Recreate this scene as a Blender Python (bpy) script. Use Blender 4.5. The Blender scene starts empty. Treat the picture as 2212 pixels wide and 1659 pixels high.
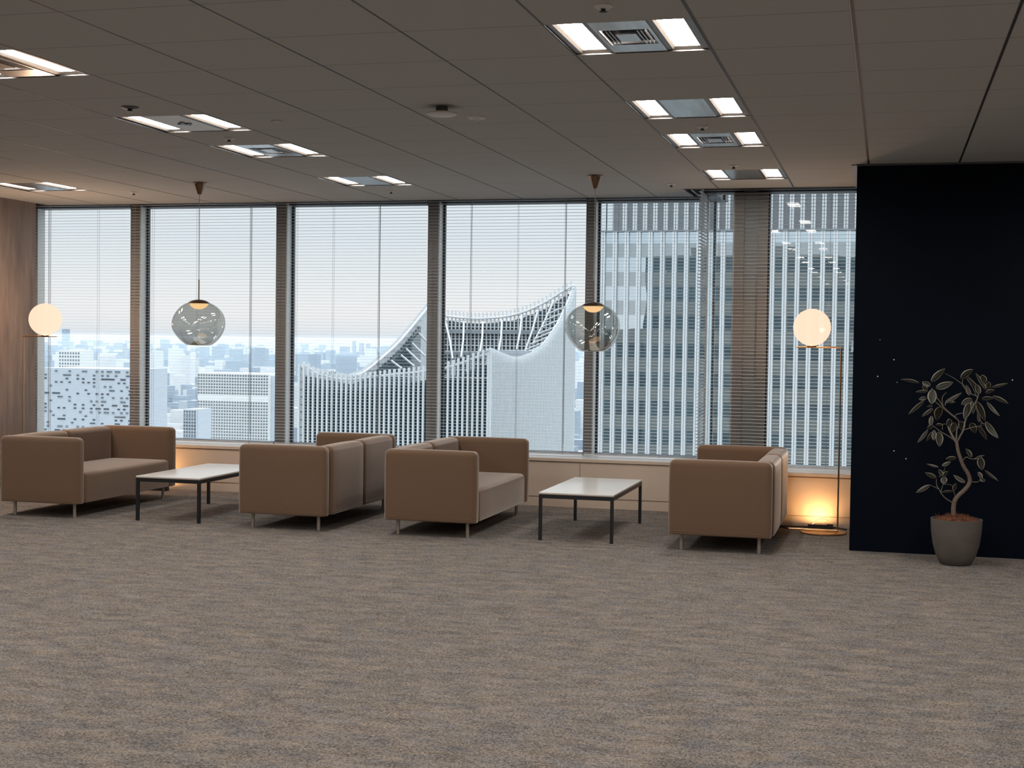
import bpy, bmesh, math, random
from mathutils import Vector, Matrix
random.seed(7)
sc = bpy.context.scene
COL = sc.collection

# ------------------------------------------------------------------ camera
FPX, W_, H_ = 3023.896, 2212.0, 1659.0
CAMZ = 1.5338
R_ = Vector((0.96569463, 0.25932042, 0.0136673))
U_ = Vector((-0.0211861, 0.02622152, 0.99943163))
F_ = Vector((-0.25881465, 0.96543532, -0.03081597))
CAM = Vector((0, 0, CAMZ))
cd = bpy.data.cameras.new('camera')
cam = bpy.data.objects.new('camera', cd); COL.objects.link(cam)
cd.sensor_width = 36.0; cd.lens = 36.0*FPX/W_; cd.clip_start = 0.05; cd.clip_end = 20000
cam.matrix_world = Matrix(((R_.x, U_.x, -F_.x, 0), (R_.y, U_.y, -F_.y, 0), (R_.z, U_.z, -F_.z, CAMZ), (0, 0, 0, 1)))
sc.camera = cam

def at(px, py, Y):
    "point at depth Y seen at a photo pixel"
    d = F_ + R_*((px-W_/2)/FPX) - U_*((py-H_/2)/FPX)
    return CAM + d*(Y/d.y)

# ------------------------------------------------------------------ view + sky
vs = sc.view_settings
vs.view_transform = 'Standard'; vs.look = 'None'; vs.gamma = 1.0; vs.exposure = 0.0
try: vs.use_curve_mapping = False
except Exception: pass
cy = sc.cycles
cy.max_bounces = 8; cy.diffuse_bounces = 4; cy.glossy_bounces = 4; cy.transmission_bounces = 6
cy.transparent_max_bounces = 16; cy.volume_bounces = 1
cy.caustics_reflective = False; cy.caustics_refractive = False
cy.sample_clamp_indirect = 4.0

world = bpy.data.worlds.new('sky'); sc.world = world; world.use_nodes = True
nt = world.node_tree; nt.nodes.clear()
o_ = nt.nodes.new('ShaderNodeOutputWorld'); bg = nt.nodes.new('ShaderNodeBackground')
tc = nt.nodes.new('ShaderNodeTexCoord'); sp = nt.nodes.new('ShaderNodeSeparateXYZ'); cr = nt.nodes.new('ShaderNodeValToRGB')
nt.links.new(tc.outputs['Generated'], sp.inputs[0])
mr = nt.nodes.new('ShaderNodeMapRange'); mr.inputs['From Min'].default_value = -1; mr.inputs['From Max'].default_value = 1
nt.links.new(sp.outputs['Z'], mr.inputs['Value']); nt.links.new(mr.outputs[0], cr.inputs[0])
nt.links.new(cr.outputs[0], bg.inputs[0]); nt.links.new(bg.outputs[0], o_.inputs[0])
def zpos(z): return (z+1)/2
els = cr.color_ramp.elements
stops = [(-1.0, (.16, .18, .19)), (-.06, (.30, .34, .36)), (-.004, (.62, .69, .76)), (.002, (.84, .86, .88)), (.018, (.96, .945, .935)), (.040, (.90, .915, .925)),
         (.07, (.80, .86, .90)), (.13, (.80, .87, .91)), (.30, (1.25, 1.33, 1.42)), (1.0, (3.7, 3.9, 4.1))]
els[0].position = zpos(stops[0][0]); els[0].color = (*stops[0][1], 1)
els[1].position = zpos(stops[-1][0]); els[1].color = (*stops[-1][1], 1)
for z, c in stops[1:-1]:
    e = els.new(zpos(z)); e.color = (*c, 1)
bg.inputs[1].default_value = 1.0
LUM = 48.0      # radiance of the ceiling luminaires' diffusers

# ------------------------------------------------------------------ material helpers
def new_mat(name):
    m = bpy.data.materials.new(name); m.use_nodes = True
    n = m.node_tree; return m, n, n.nodes['Principled BSDF']
def simple(name, c, rough=.6, metal=0.0, spec=.5):
    m, n, b = new_mat(name)
    b.inputs['Base Color'].default_value = (*c, 1); b.inputs['Roughness'].default_value = rough
    b.inputs['Metallic'].default_value = metal; b.inputs['Specular IOR Level'].default_value = spec
    return m
def noisy(name, c1, c2, scale=(1, 1, 1), nscale=5.0, rough=.7, detail=3, metal=0.0, bump=0.0, spec=.4, lo=.3, hi=.7):
    m, n, b = new_mat(name)
    t = n.nodes.new('ShaderNodeTexCoord'); mp = n.nodes.new('ShaderNodeMapping'); mp.inputs['Scale'].default_value = scale
    nz = n.nodes.new('ShaderNodeTexNoise'); nz.inputs['Scale'].default_value = nscale; nz.inputs['Detail'].default_value = detail
    r = n.nodes.new('ShaderNodeValToRGB'); r.color_ramp.elements[0].color = (*c1, 1); r.color_ramp.elements[1].color = (*c2, 1)
    r.color_ramp.elements[0].position = lo; r.color_ramp.elements[1].position = hi
    n.links.new(t.outputs['Object'], mp.inputs[0]); n.links.new(mp.outputs[0], nz.inputs[0]); n.links.new(nz.outputs[0], r.inputs[0])
    n.links.new(r.outputs[0], b.inputs['Base Color'])
    b.inputs['Roughness'].default_value = rough; b.inputs['Metallic'].default_value = metal; b.inputs['Specular IOR Level'].default_value = spec
    if bump:
        bp = n.nodes.new('ShaderNodeBump'); bp.inputs['Strength'].default_value = bump; bp.inputs['Distance'].default_value = .002
        n.links.new(nz.outputs[0], bp.inputs['Height']); n.links.new(bp.outputs[0], b.inputs['Normal'])
    return m
def emis(name, c, s, transp=0.0):
    m = bpy.data.materials.new(name); m.use_nodes = True; n = m.node_tree; n.nodes.clear()
    o = n.nodes.new('ShaderNodeOutputMaterial'); e = n.nodes.new('ShaderNodeEmission')
    e.inputs[0].default_value = (*c, 1); e.inputs[1].default_value = s
    if transp:
        t = n.nodes.new('ShaderNodeBsdfTransparent'); mx = n.nodes.new('ShaderNodeMixShader'); mx.inputs[0].default_value = transp
        n.links.new(e.outputs[0], mx.inputs[1]); n.links.new(t.outputs[0], mx.inputs[2]); n.links.new(mx.outputs[0], o.inputs[0])
    else: n.links.new(e.outputs[0], o.inputs[0])
    return m
def thin_glass(name, tint, base=.03, rough=0.0, gl=(1, 1, 1), ior=5.0, edge=.9):
    m = bpy.data.materials.new(name); m.use_nodes = True; n = m.node_tree; n.nodes.clear()
    o = n.nodes.new('ShaderNodeOutputMaterial'); t = n.nodes.new('ShaderNodeBsdfTransparent'); t.inputs[0].default_value = (*tint, 1)
    g = n.nodes.new('ShaderNodeBsdfGlossy'); g.inputs['Roughness'].default_value = rough; g.inputs['Color'].default_value = (*gl, 1)
    lw = n.nodes.new('ShaderNodeLayerWeight'); lw.inputs[0].default_value = .5
    f = n.nodes.new('ShaderNodeMath'); f.operation = 'POWER'; f.inputs[1].default_value = ior; n.links.new(lw.outputs['Facing'], f.inputs[0])
    a = n.nodes.new('ShaderNodeMath'); a.operation = 'MULTIPLY_ADD'; a.inputs[1].default_value = edge; a.inputs[2].default_value = base; a.use_clamp = True
    mx = n.nodes.new('ShaderNodeMixShader')
    n.links.new(f.outputs[0], a.inputs[0]); n.links.new(a.outputs[0], mx.inputs[0])
    n.links.new(t.outputs[0], mx.inputs[1]); n.links.new(g.outputs[0], mx.inputs[2]); n.links.new(mx.outputs[0], o.inputs[0])
    return m

M = {}
M['white_metal'] = simple('white_metal', (.62, .62, .60), .4)
M['slat'] = simple('slat', (.56, .58, .59), .38)
M['cord'] = simple('cord', (.20, .23, .26), .6)
M['black_metal'] = simple('black_metal', (.008, .010, .013), .35)
M['black_rubber'] = simple('black_rubber', (.010, .009, .009), .6)
M['brass'] = noisy('brass', (.55, .34, .17), (.62, .40, .21), nscale=9, rough=.28, metal=1.0)
M['bronze'] = simple('bronze', (.20, .135, .09), .30, 1.0)
M['steel'] = noisy('brushed_steel', (.36, .37, .37), (.52, .53, .53), scale=(14, 1, 1), nscale=2.0, rough=.24, metal=1.0)
M['dark_steel'] = simple('dark_steel', (.13, .12, .115), .35, .8)
M['leg_metal'] = simple('leg_metal', (.36, .32, .28), .45, .4)
M['sill'] = noisy('sill_paint', (.66, .67, .67), (.70, .71, .71), nscale=3, rough=.32)
M['wainscot'] = noisy('wainscot_paint', (.52, .425, .345), (.55, .45, .365), nscale=2, rough=.5)
M['mullion'] = noisy('mullion_panel', (.22, .203, .188), (.24, .222, .206), nscale=3, rough=.5)
M['pillar'] = noisy('pillar_panel', (.23, .238, .235), (.25, .258, .255), nscale=3, rough=.5)
M['frame'] = simple('aluminium_frame', (.52, .53, .52), .4, .2)
M['gasket'] = simple('gasket', (.012, .014, .018), .5)
M['pocket'] = simple('pocket_metal', (.09, .095, .10), .45, .3)
M['tbar_light'] = simple('ceiling_trim_light', (.30, .30, .30), .4, .5)
M['tbar'] = simple('ceiling_channel', (.020, .023, .028), .5)
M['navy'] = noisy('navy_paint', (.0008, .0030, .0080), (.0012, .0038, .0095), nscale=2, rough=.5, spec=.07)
M['wall_rear'] = simple('rear_wall_paint', (.42, .38, .34), .8)
M['fabric'] = noisy('camel_fabric', (.132, .082, .052), (.156, .098, .063), nscale=260, rough=.95, detail=4, bump=.35, spec=.15)
fb = M['fabric'].node_tree.nodes['Principled BSDF']
fb.inputs['Sheen Weight'].default_value = 1.0; fb.inputs['Sheen Roughness'].default_value = .38; fb.inputs['Sheen Tint'].default_value = (.97, .90, .84, 1)
M['table_top'] = noisy('table_laminate', (.66, .65, .62), (.70, .69, .66), nscale=2, rough=.22)
M['table_edge'] = simple('table_edge', (.30, .24, .19), .5)
M['pot'] = noisy('grey_stone_pot', (.088, .078, .070), (.115, .10, .09), nscale=8, rough=.85, bump=.2)
M['soil'] = noisy('coir_mulch', (.06, .022, .010), (.17, .065, .03), nscale=60, rough=1.0, bump=1.0)
M['bark'] = noisy('bark', (.11, .078, .06), (.18, .138, .108), scale=(1, 1, 14), nscale=9, rough=.9, bump=.5)
M['twig'] = simple('twig', (.17, .15, .12), .8)
M['lamp_glow'] = emis('opal_glass', (1.0, .63, .46), 1.32, .22)
M['pend_led'] = emis('pendant_diffuser', (1.0, .62, .30), 1.6)
M['pend_glass'] = thin_glass('smoked_glass', (.66, .675, .66), base=.10, gl=(.95, .92, .88), ior=3.0, edge=.45)
M['window_glass'] = thin_glass('window_glass', (.955, .97, .975), base=.0006, ior=5.0)
M['window_glass_right'] = thin_glass('window_glass_right', (.955, .97, .975), base=.012, ior=5.0)
M['window_glass_return'] = thin_glass('window_glass_return', (.955, .97, .975), base=.004, edge=.12)
M['lum_diff'] = emis('luminaire_diffuser', (1.0, .93, .87), LUM)
M['lum_reflector'] = simple('luminaire_reflector', (.12, .103, .086), .5, 0, .2)
M['uplight'] = emis('uplight_lens', (1.0, .54, .21), 240.0)
M['plastic_white'] = simple('white_plastic', (.62, .62, .61), .5)
M['pin'] = simple('white_pin', (.8, .8, .8), .4)

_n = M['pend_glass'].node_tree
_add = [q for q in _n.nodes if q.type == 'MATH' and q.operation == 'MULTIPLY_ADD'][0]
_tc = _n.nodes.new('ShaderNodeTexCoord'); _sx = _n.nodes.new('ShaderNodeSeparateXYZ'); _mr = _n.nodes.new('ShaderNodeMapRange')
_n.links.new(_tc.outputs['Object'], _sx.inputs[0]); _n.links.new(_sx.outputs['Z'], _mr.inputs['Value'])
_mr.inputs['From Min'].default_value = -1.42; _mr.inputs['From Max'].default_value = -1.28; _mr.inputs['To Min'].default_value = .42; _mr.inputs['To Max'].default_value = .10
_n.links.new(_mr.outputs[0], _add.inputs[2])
# leaves: dark green, cream rim and midrib
m, n, b = new_mat('variegated_leaf')
uv = n.nodes.new('ShaderNodeAttribute'); uv.attribute_name = 'rim'
rr = n.nodes.new('ShaderNodeValToRGB'); rr.color_ramp.elements[0].position = .70; rr.color_ramp.elements[0].color = (.008, .012, .007, 1)
rr.color_ramp.elements[1].position = .90; rr.color_ramp.elements[1].color = (.40, .35, .26, 1)
n.links.new(uv.outputs['Fac'], rr.inputs[0]); n.links.new(rr.outputs[0], b.inputs['Base Color']); b.inputs['Roughness'].default_value = .45
M['leaf'] = m

# carpet
m, n, b = new_mat('carpet')
t = n.nodes.new('ShaderNodeTexCoord')
def nz(scale_vec, s, det=2, dist=0.0):
    mp = n.nodes.new('ShaderNodeMapping'); mp.inputs['Scale'].default_value = scale_vec
    x = n.nodes.new('ShaderNodeTexNoise'); x.inputs['Scale'].default_value = s; x.inputs['Detail'].default_value = det; x.inputs['Distortion'].default_value = dist
    n.links.new(t.outputs['Object'], mp.inputs[0]); n.links.new(mp.outputs[0], x.inputs[0]); return x.outputs[0]
def mth(op, a, b_, clamp=False):
    x = n.nodes.new('ShaderNodeMath'); x.operation = op; x.use_clamp = clamp
    for i, v in enumerate((a, b_)):
        if isinstance(v, (int, float)): x.inputs[i].default_value = v
        else: n.links.new(v, x.inputs[i])
    return x.outputs[0]
fine = nz((1, .7, 1), 120, 2, .8)
mid = nz((1, 1.2, 1), 44, 3, 1.6)
streak = nz((1, 2.2, 1), 5.0, 5, .5)
v = mth('ADD', mth('MULTIPLY', mth('SUBTRACT', fine, .5), 2.2), mth('MULTIPLY', mth('SUBTRACT', mid, .5), 1.5))
v = mth('ADD', v, mth('MULTIPLY', mth('SUBTRACT', streak, .5), .95))
v = mth('ADD', v, .5, True)
rp = n.nodes.new('ShaderNodeValToRGB'); rp.color_ramp.elements[0].position = .08; rp.color_ramp.elements[1].position = .92
rp.color_ramp.elements[0].color = (.085, .079, .075, 1); rp.color_ramp.elements[1].color = (.30, .262, .228, 1)
n.links.new(v, rp.inputs[0])
hue = nz((1, 1.9, 1), 5.5, 3, .6)
rh = n.nodes.new('ShaderNodeValToRGB'); rh.color_ramp.elements[0].position = .35; rh.color_ramp.elements[1].position = .65
rh.color_ramp.elements[0].color = (.84, .89, .97, 1); rh.color_ramp.elements[1].color = (1.0, .97, .92, 1)
n.links.new(hue, rh.inputs[0])
mxc = n.nodes.new('ShaderNodeMix'); mxc.data_type = 'RGBA'; mxc.blend_type = 'MULTIPLY'; mxc.inputs[0].default_value = 1.0
n.links.new(rp.outputs[0], mxc.inputs[6]); n.links.new(rh.outputs[0], mxc.inputs[7]); n.links.new(mxc.outputs[2], b.inputs['Base Color'])
b.inputs['Roughness'].default_value = 1.0; b.inputs['Specular IOR Level'].default_value = .1
M['carpet'] = m

# wood planks on the left wall (vertical grain)
m, n, b = new_mat('walnut_planks')
t = n.nodes.new('ShaderNodeTexCoord')
g1 = nz((1, 1, .10), 26, 5, .7); g2 = nz((1, 1, .22), 3.2, 3, 1.2)
vv = mth('ADD', mth('MULTIPLY', g1, .55), mth('MULTIPLY', g2, .6))
rw = n.nodes.new('ShaderNodeValToRGB'); rw.color_ramp.elements[0].position = .38; rw.color_ramp.elements[1].position = .80
rw.color_ramp.elements[0].color = (.082, .060, .047, 1); rw.color_ramp.elements[1].color = (.205, .152, .116, 1)
n.links.new(vv, rw.inputs[0]); n.links.new(rw.outputs[0], b.inputs['Base Color']); b.inputs['Roughness'].default_value = .5
M['wood'] = m

# ceiling board: matt, faint cross joints every 0.64 m
X0, Y0, S = -2.7260, 5.8254, 0.64
m, n, b = new_mat('ceiling_board')
t = n.nodes.new('ShaderNodeTexCoord'); sx = n.nodes.new('ShaderNodeSeparateXYZ'); n.links.new(t.outputs['Object'], sx.inputs[0])
fy = mth('FRACT', mth('DIVIDE', mth('SUBTRACT', sx.outputs['Y'], Y0-100*S), S), 0)
dist = mth('SUBTRACT', .5, mth('ABSOLUTE', mth('SUBTRACT', fy, .5), 0))
line = mth('LESS_THAN', dist, .0048)
nn = nz((1, 1, 1), 90, 3)
base = n.nodes.new('ShaderNodeValToRGB'); base.color_ramp.elements[0].color = (.385, .395, .385, 1); base.color_ramp.elements[1].color = (.44, .452, .44, 1)
n.links.new(nn, base.inputs[0])
mxl = n.nodes.new('ShaderNodeMix'); mxl.data_type = 'RGBA'; n.links.new(line, mxl.inputs[0]); n.links.new(base.outputs[0], mxl.inputs[6]); mxl.inputs[7].default_value = (.17, .16, .16, 1)
n.links.new(mxl.outputs[2], b.inputs['Base Color']); b.inputs['Roughness'].default_value = .9
M['ceiling'] = m

# ------------------------------------------------------------------ mesh helpers
class MB:
    def __init__(s): s.v = []; s.f = []
    def box(s, x0, x1, y0, y1, z0, z1):
        k = len(s.v)
        s.v += [(x0, y0, z0), (x1, y0, z0), (x1, y1, z0), (x0, y1, z0), (x0, y0, z1), (x1, y0, z1), (x1, y1, z1), (x0, y1, z1)]
        s.f += [tuple(k+i for i in q) for q in ((0, 3, 2, 1), (4, 5, 6, 7), (0, 1, 5, 4), (1, 2, 6, 5), (2, 3, 7, 6), (3, 0, 4, 7))]
        return s
    def quad(s, *p):
        k = len(s.v); s.v += [tuple(q) for q in p]; s.f.append(tuple(range(k, k+len(p)))); return s
    def tube(s, pts, rad, seg=8, cap=True):
        pts = [Vector(p) for p in pts]; rs = rad if isinstance(rad, (list, tuple)) else [rad]*len(pts)
        prev = None; rings = []
        for i, p in enumerate(pts):
            d = (pts[min(i+1, len(pts)-1)] - pts[max(i-1, 0)]).normalized()
            a = prev if prev is not None else (Vector((0, 0, 1)) if abs(d.z) < .9 else Vector((1, 0, 0)))
            u = (a - d*a.dot(d)); u = u.normalized() if u.length > 1e-6 else d.orthogonal().normalized(); w = d.cross(u); prev = u
            k = len(s.v)
            for j in range(seg):
                th = 2*math.pi*j/seg; q = p + (u*math.cos(th)+w*math.sin(th))*rs[i]; s.v.append(tuple(q))
            rings.append(k)
        for a, b_ in zip(rings, rings[1:]):
            for j in range(seg): s.f.append((a+j, a+(j+1) % seg, b_+(j+1) % seg, b_+j))
        if cap: s.f.append(tuple(rings[0]+j for j in reversed(range(seg)))); s.f.append(tuple(rings[-1]+j for j in range(seg)))
        return s
    def lathe(s, prof, c=(0, 0, 0), seg=32, cap=True):
        rings = []
        for r, z in prof:
            k = len(s.v)
            for j in range(seg):
                th = 2*math.pi*j/seg; s.v.append((c[0]+r*math.cos(th), c[1]+r*math.sin(th), c[2]+z))
            rings.append(k)
        for a, b_ in zip(rings, rings[1:]):
            for j in range(seg): s.f.append((a+j, a+(j+1) % seg, b_+(j+1) % seg, b_+j))
        if cap: s.f.append(tuple(rings[0]+j for j in reversed(range(seg)))); s.f.append(tuple(rings[-1]+j for j in range(seg)))
        return s
    def rbox(s, x0, x1, y0, y1, z0, z1, r=.04, rb=None, puff=(0, 0, 0), nmid=5):
        "box with rounded edges; rb = how much of the bottom rounding stays; puff = bulge of the x, y, z faces"
        if rb is not None: z0r = z0 - (r-rb)
        else: z0r = z0
        c = Vector(((x0+x1)/2, (y0+y1)/2, (z0r+z1)/2)); h = Vector(((x1-x0)/2, (y1-y0)/2, (z1-z0r)/2))
        def coords(hh):
            e = [hh-r+r*math.tan(math.radians(a)) for a in (0, 15, 30, 45)]
            mid = [-(hh-r)+(2*(hh-r))*i/nmid for i in range(1, nmid)]
            return [-q for q in reversed(e)] + mid + e
        for ax in range(3):
            a1, a2 = (ax+1) % 3, (ax+2) % 3
            ca, cb = coords(h[a1]), coords(h[a2])
            for sg in (-1, 1):
                k = len(s.v)
                for va in ca:
                    for vb in cb:
                        p = Vector((0, 0, 0)); p[ax] = sg*h[ax]; p[a1] = va; p[a2] = vb
                        q = Vector([max(-(h[i]-r), min(h[i]-r, p[i])) for i in range(3)])
                        d = (p-q).normalized()*r; p = q+d
                        for i in range(3):
                            if puff[i]:
                                o = [j for j in range(3) if j != i]
                                g = max(0, 1-(p[o[0]]/h[o[0]])**2)*max(0, 1-(p[o[1]]/h[o[1]])**2)
                                p[i] += puff[i]*(p[i]/h[i])*g
                        p += c
                        if rb is not None and p.z < z0: p.z = z0
                        s.v.append(tuple(p))
                na, nb = len(ca), len(cb)
                for i in range(na-1):
                    for j in range(nb-1):
                        f = (k+i*nb+j, k+(i+1)*nb+j, k+(i+1)*nb+j+1, k+i*nb+j+1)
                        s.f.append(f if sg > 0 else tuple(reversed(f)))
        return s
    def build(s, name, mat, parent=None, smooth=False, origin=None, weld=False):
        me = bpy.data.meshes.new(name)
        o3 = Vector(origin) if origin is not None else None
        vv_ = [tuple(Vector(p)-o3) for p in s.v] if o3 is not None else s.v
        me.from_pydata(vv_, [], s.f); me.update()
        if weld:
            bm = bmesh.new(); bm.from_mesh(me); bmesh.ops.remove_doubles(bm, verts=bm.verts, dist=1e-4); bmesh.ops.recalc_face_normals(bm, faces=bm.faces); bm.to_mesh(me); bm.free()
        if smooth:
            for p in me.polygons: p.use_smooth = True
            if smooth == 'auto':
                try: me.set_sharp_from_angle(angle=math.radians(40))
                except Exception: pass
        if mat: me.materials.append(M[mat] if isinstance(mat, str) else mat)
        o = bpy.data.objects.new(name, me); COL.objects.link(o)
        if o3 is not None: o.location = o3
        if parent is not None: o.parent = parent
        return o
def tag(o, label=None, cat=None, group=None, kind=None):
    if label: o['label'] = label
    if cat: o['category'] = cat
    if group: o['group'] = group
    if kind: o['kind'] = kind
    return o
def thing(name, loc, label, cat, group=None, rz=0, kind=None):
    o = bpy.data.objects.new(name, None); COL.objects.link(o); o.location = loc; o.rotation_euler = (0, 0, rz); o.empty_display_size = .1
    return tag(o, label, cat, group, kind)
def struct(o): o['kind'] = 'structure'; return o
def copy_tree(o, parent=None):
    c = o.copy(); COL.objects.link(c); c.parent = parent
    for ch in [q for q in bpy.data.objects if q.parent is o]: copy_tree(ch, c)
    return c

# ------------------------------------------------------------------ the room
CZ = 2.878
XL, XR, YB = -8.47, 4.0, -9.0
XW = -9.10                     # the window bay runs on behind the wooden wall
YW, YWR = 12.63, 12.03          # wainscot fronts: main bay, right bay
YC, YCR = 12.865, 12.225        # ceiling edges at the blind pockets
XRET = -1.62                    # the return between the two bays
struct(MB().box(XL-.3, XR+.3, YB-.3, 13.3, -.25, 0).build('floor', 'carpet'))

LCOL = (2, -3, -8, 7); LROW = (8, 5, 3, 0, -2, -5, -7, -10, -12, -15, -17, -20)
holes = {(i, j) for i in LCOL for j in LROW}
mb = MB()
def cx_(i): return X0+i*S
def cy_(j): return Y0+j*S
for i in range(-9, 11):
    for j in range(-24, 11):
        if (i, j) in holes: continue
        xa, xb = max(cx_(i), XL), min(cx_(i+1), XR)
        if xb <= xa: continue
        ya, yb = cy_(j), cy_(j+1)
        if j == 10 and cx_(i) > -1.75: continue
        if j == 10 and cx_(i+1) > -1.75: xb = -1.75
        mb.quad((xa, ya, CZ), (xa, yb, CZ), (xb, yb, CZ), (xb, ya, CZ))
        if j == 10: continue
# slab above so that nothing leaks in
struct(mb.build('ceiling', 'ceiling'))
struct(MB().box(XL-.3, XR+.3, YB-.3, YC, CZ+.22, CZ+.34).build('ceiling_slab', 'pocket'))
# metal channels along the depth joints
k = 1
for i in range(-9, 8):
    x = cx_(i)
    yend = YC if x < -1.75 else YCR
    wide = .0065 if i >= 3 else .0042
    mb = MB().box(x-wide, x+wide, YB, yend, CZ-.0015, CZ+.03)
    o = mb.build('trim_%d' % k, 'tbar'); struct(o); k += 1
    if i in (3, 4):
        struct(MB().box(x-wide-.003, x-wide, YB, yend, CZ-.003, CZ+.02).build('trim_%d' % k, 'tbar_light')); k += 1
# edge trims of the blind pockets
def trimbox(*a, mat='pocket'):
    global k
    o = struct(MB().box(*a).build('trim_%d' % k, mat)); k += 1; return o
trimbox(XW, -1.75, YC-.012, YC, CZ-.004, CZ+.16)
trimbox(XW, XRET+.1, YC+.028, YC+.040, CZ-.001, CZ+.05, mat='tbar_light')
trimbox(-1.762, -1.75, YCR-.012, YC, CZ-.005, CZ+.16, mat='tbar_light')
trimbox(-1.70, -1.685, YCR+.05, YC+.03, CZ-.002, CZ+.05, mat='tbar_light')
trimbox(-1.75, -.249, YCR-.012, YCR, CZ-.004, CZ+.16)
trimbox(-1.66, -.249, YCR+.028, YCR+.040, CZ-.001, CZ+.05, mat='tbar_light')
# pocket lids
trimbox(XW-.3, -1.40, YC-.05, 13.35, CZ+.16, CZ+.30)
trimbox(-1.80, .0, YCR-.05, YC, CZ+.16, CZ+.22)
# lintels over the glass (dark)
trimbox(XW-.3, -1.48, 13.06, 13.30, CZ-.012, CZ+.18)
trimbox(-1.60, .0, 12.44, 12.66, CZ-.012, CZ+.18)
trimbox(-1.60, -1.50, 12.50, 13.28, CZ-.02, CZ+.18)
# light strip on the ceiling beside the navy wall
trimbox(-.290, -.252, 10.74, YCR, CZ-.010, CZ+.01, mat='tbar_light')
trimbox(-.252, XR, 10.722, 10.744, CZ-.014, CZ, mat='pocket')

struct(MB().box(XL-.9, XL, YB-.3, 12.64, -.25, CZ+.34).build('wall_left', 'wood'))
struct(MB().box(XW-.3, XW, 12.64, 13.3, -.25, CZ+.34).build('wall_left_jamb', 'frame'))
struct(MB().box(XR, XR+.3, YB-.3, 12.6, -.25, CZ+.34).build('wall_right', 'wall_rear'))
struct(MB().box(XL-.3, XR+.3, YB-.6, YB, -.25, CZ+.34).build('wall_rear', 'wall_rear'))
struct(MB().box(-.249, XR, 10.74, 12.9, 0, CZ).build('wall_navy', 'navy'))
for x, y in ((1901, 734), (1931, 777), (1896, 813), (2187, 821), (1938, 826), (1931, 974), (1957, 991)):
    p = at(x, y, 10.738)
    big = (x in (1896, 2187, 1931, 1957))
    o = MB().lathe([(.0005, -.004), (.0045 if big else .003, -.002), (.0045 if big else .003, .0)], seg=10).build('wall_pin', 'pin')
    o.rotation_euler = (math.radians(-90), 0, 0); o.location = p
    where = {(1901, 734): 'highest on the navy wall, above the leaves to the left', (1931, 777): 'level with the top leaves of the plant, left of them',
             (1896, 813): 'far left of the plant crown, the brightest there', (2187, 821): 'at the far right of the plant crown',
             (1938, 826): 'faint, just left of the lowest upper leaves', (1931, 974): 'left of the curved trunk at mid height',
             (1957, 991): 'lowest one, left of the curved trunk'}[(x, y)]
    tag(o, 'tiny white pin ' + where, 'pin', 'pins in the navy wall')

# wainscot and sill
GAP = .004
mb = MB(); mb.box(XW, -1.62, YW+.012, 13.2, 0, .42)
segs = [(XL, -5.925), (-5.921, -2.727), (-2.723, -1.62)]
for a, b_ in segs: mb.box(a, b_, YW, YW+.012, .093, .412)
mb.box(XL, -1.62, YW+.006, YW+.012, 0, .086)
struct(mb.build('wall_front', 'wainscot'))
mb = MB(); mb.box(-1.62, -.249, YWR+.012, 12.62, 0, .42); mb.box(-1.62, -.249, YWR, YWR+.012, .093, .412); mb.box(-1.62, -.249, YWR+.006, YWR+.012, 0, .086)
mb.box(-1.632, -1.62, YWR, YW+.02, 0, .415)
struct(mb.build('wall_front_right', 'wainscot'))
trimbox(XL, -1.60, YW-.012, YW+.02, .424, .449, mat='wainscot')
trimbox(-1.66, -.249, YWR-.012, YWR+.02, .424, .449, mat='wainscot')
trimbox(XW, -1.60, YW+.02, 13.20, .42, .453, mat='sill')
trimbox(-1.66, -.249, YWR+.02, 12.62, .42, .453, mat='sill')

# mullions and windows of the main bay
def px2x(px, Y): return at(px, 700, Y).x
YM = 13.02; YG = 13.16
ML = [(px2x(a, YM), px2x(b_, YM)) for a, b_ in ((281, 303), (595, 618.6), (922, 947), (1263, 1284))]
for a, b_ in ML:
    mb = MB().box(a, b_-.012, YM, YG+.06, .453, CZ)
    mb.box(a+.052, a+.056, YM-.002, YM, .453, CZ)
    trimbox(b_-.012, b_, YM+.002, YG+.06, .453, CZ, mat='frame')  # pale side face: daylight on the mullion put into the colour
    struct(mb.build('trim_%d' % k, 'mullion')); k += 1
edges = [XW+.0] + [q for ab in ML for q in ab] + [-1.575]
wn = 1
for s_ in range(5):
    a, b_ = edges[2*s_], edges[2*s_+1]
    w = thing('window_%d' % wn, ((a+b_)/2, YG, .453), None, None, kind='structure'); wn += 1
    L = (w.location.x, w.location.y, w.location.z)
    MB().box(a-.0, b_+.0, YG, YG+.010, .46, CZ).build('pane', 'window_glass', None, origin=L).parent = w
    for o in [w.children[0]]: o.location = (0, 0, 0)
    g = MB().box(a, a+.019, YG-.02, YG+.02, .453, CZ); g.box(b_-.02, b_, YG-.02, YG+.02, .453, CZ)
    g.box(a, b_, YG-.02, YG+.02, .453, .475); g.box(a, b_, YG-.02, YG+.02, CZ-.02, CZ+.02)
    o = g.build('frame', 'gasket' if s_ else 'frame', None, origin=L); o.location = (0, 0, 0); o.parent = w
trimbox(XW, px2x(93, YG), YM+.04, YG+.03, .453, CZ, mat='frame')      # pale jamb beside the wooden wall
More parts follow.
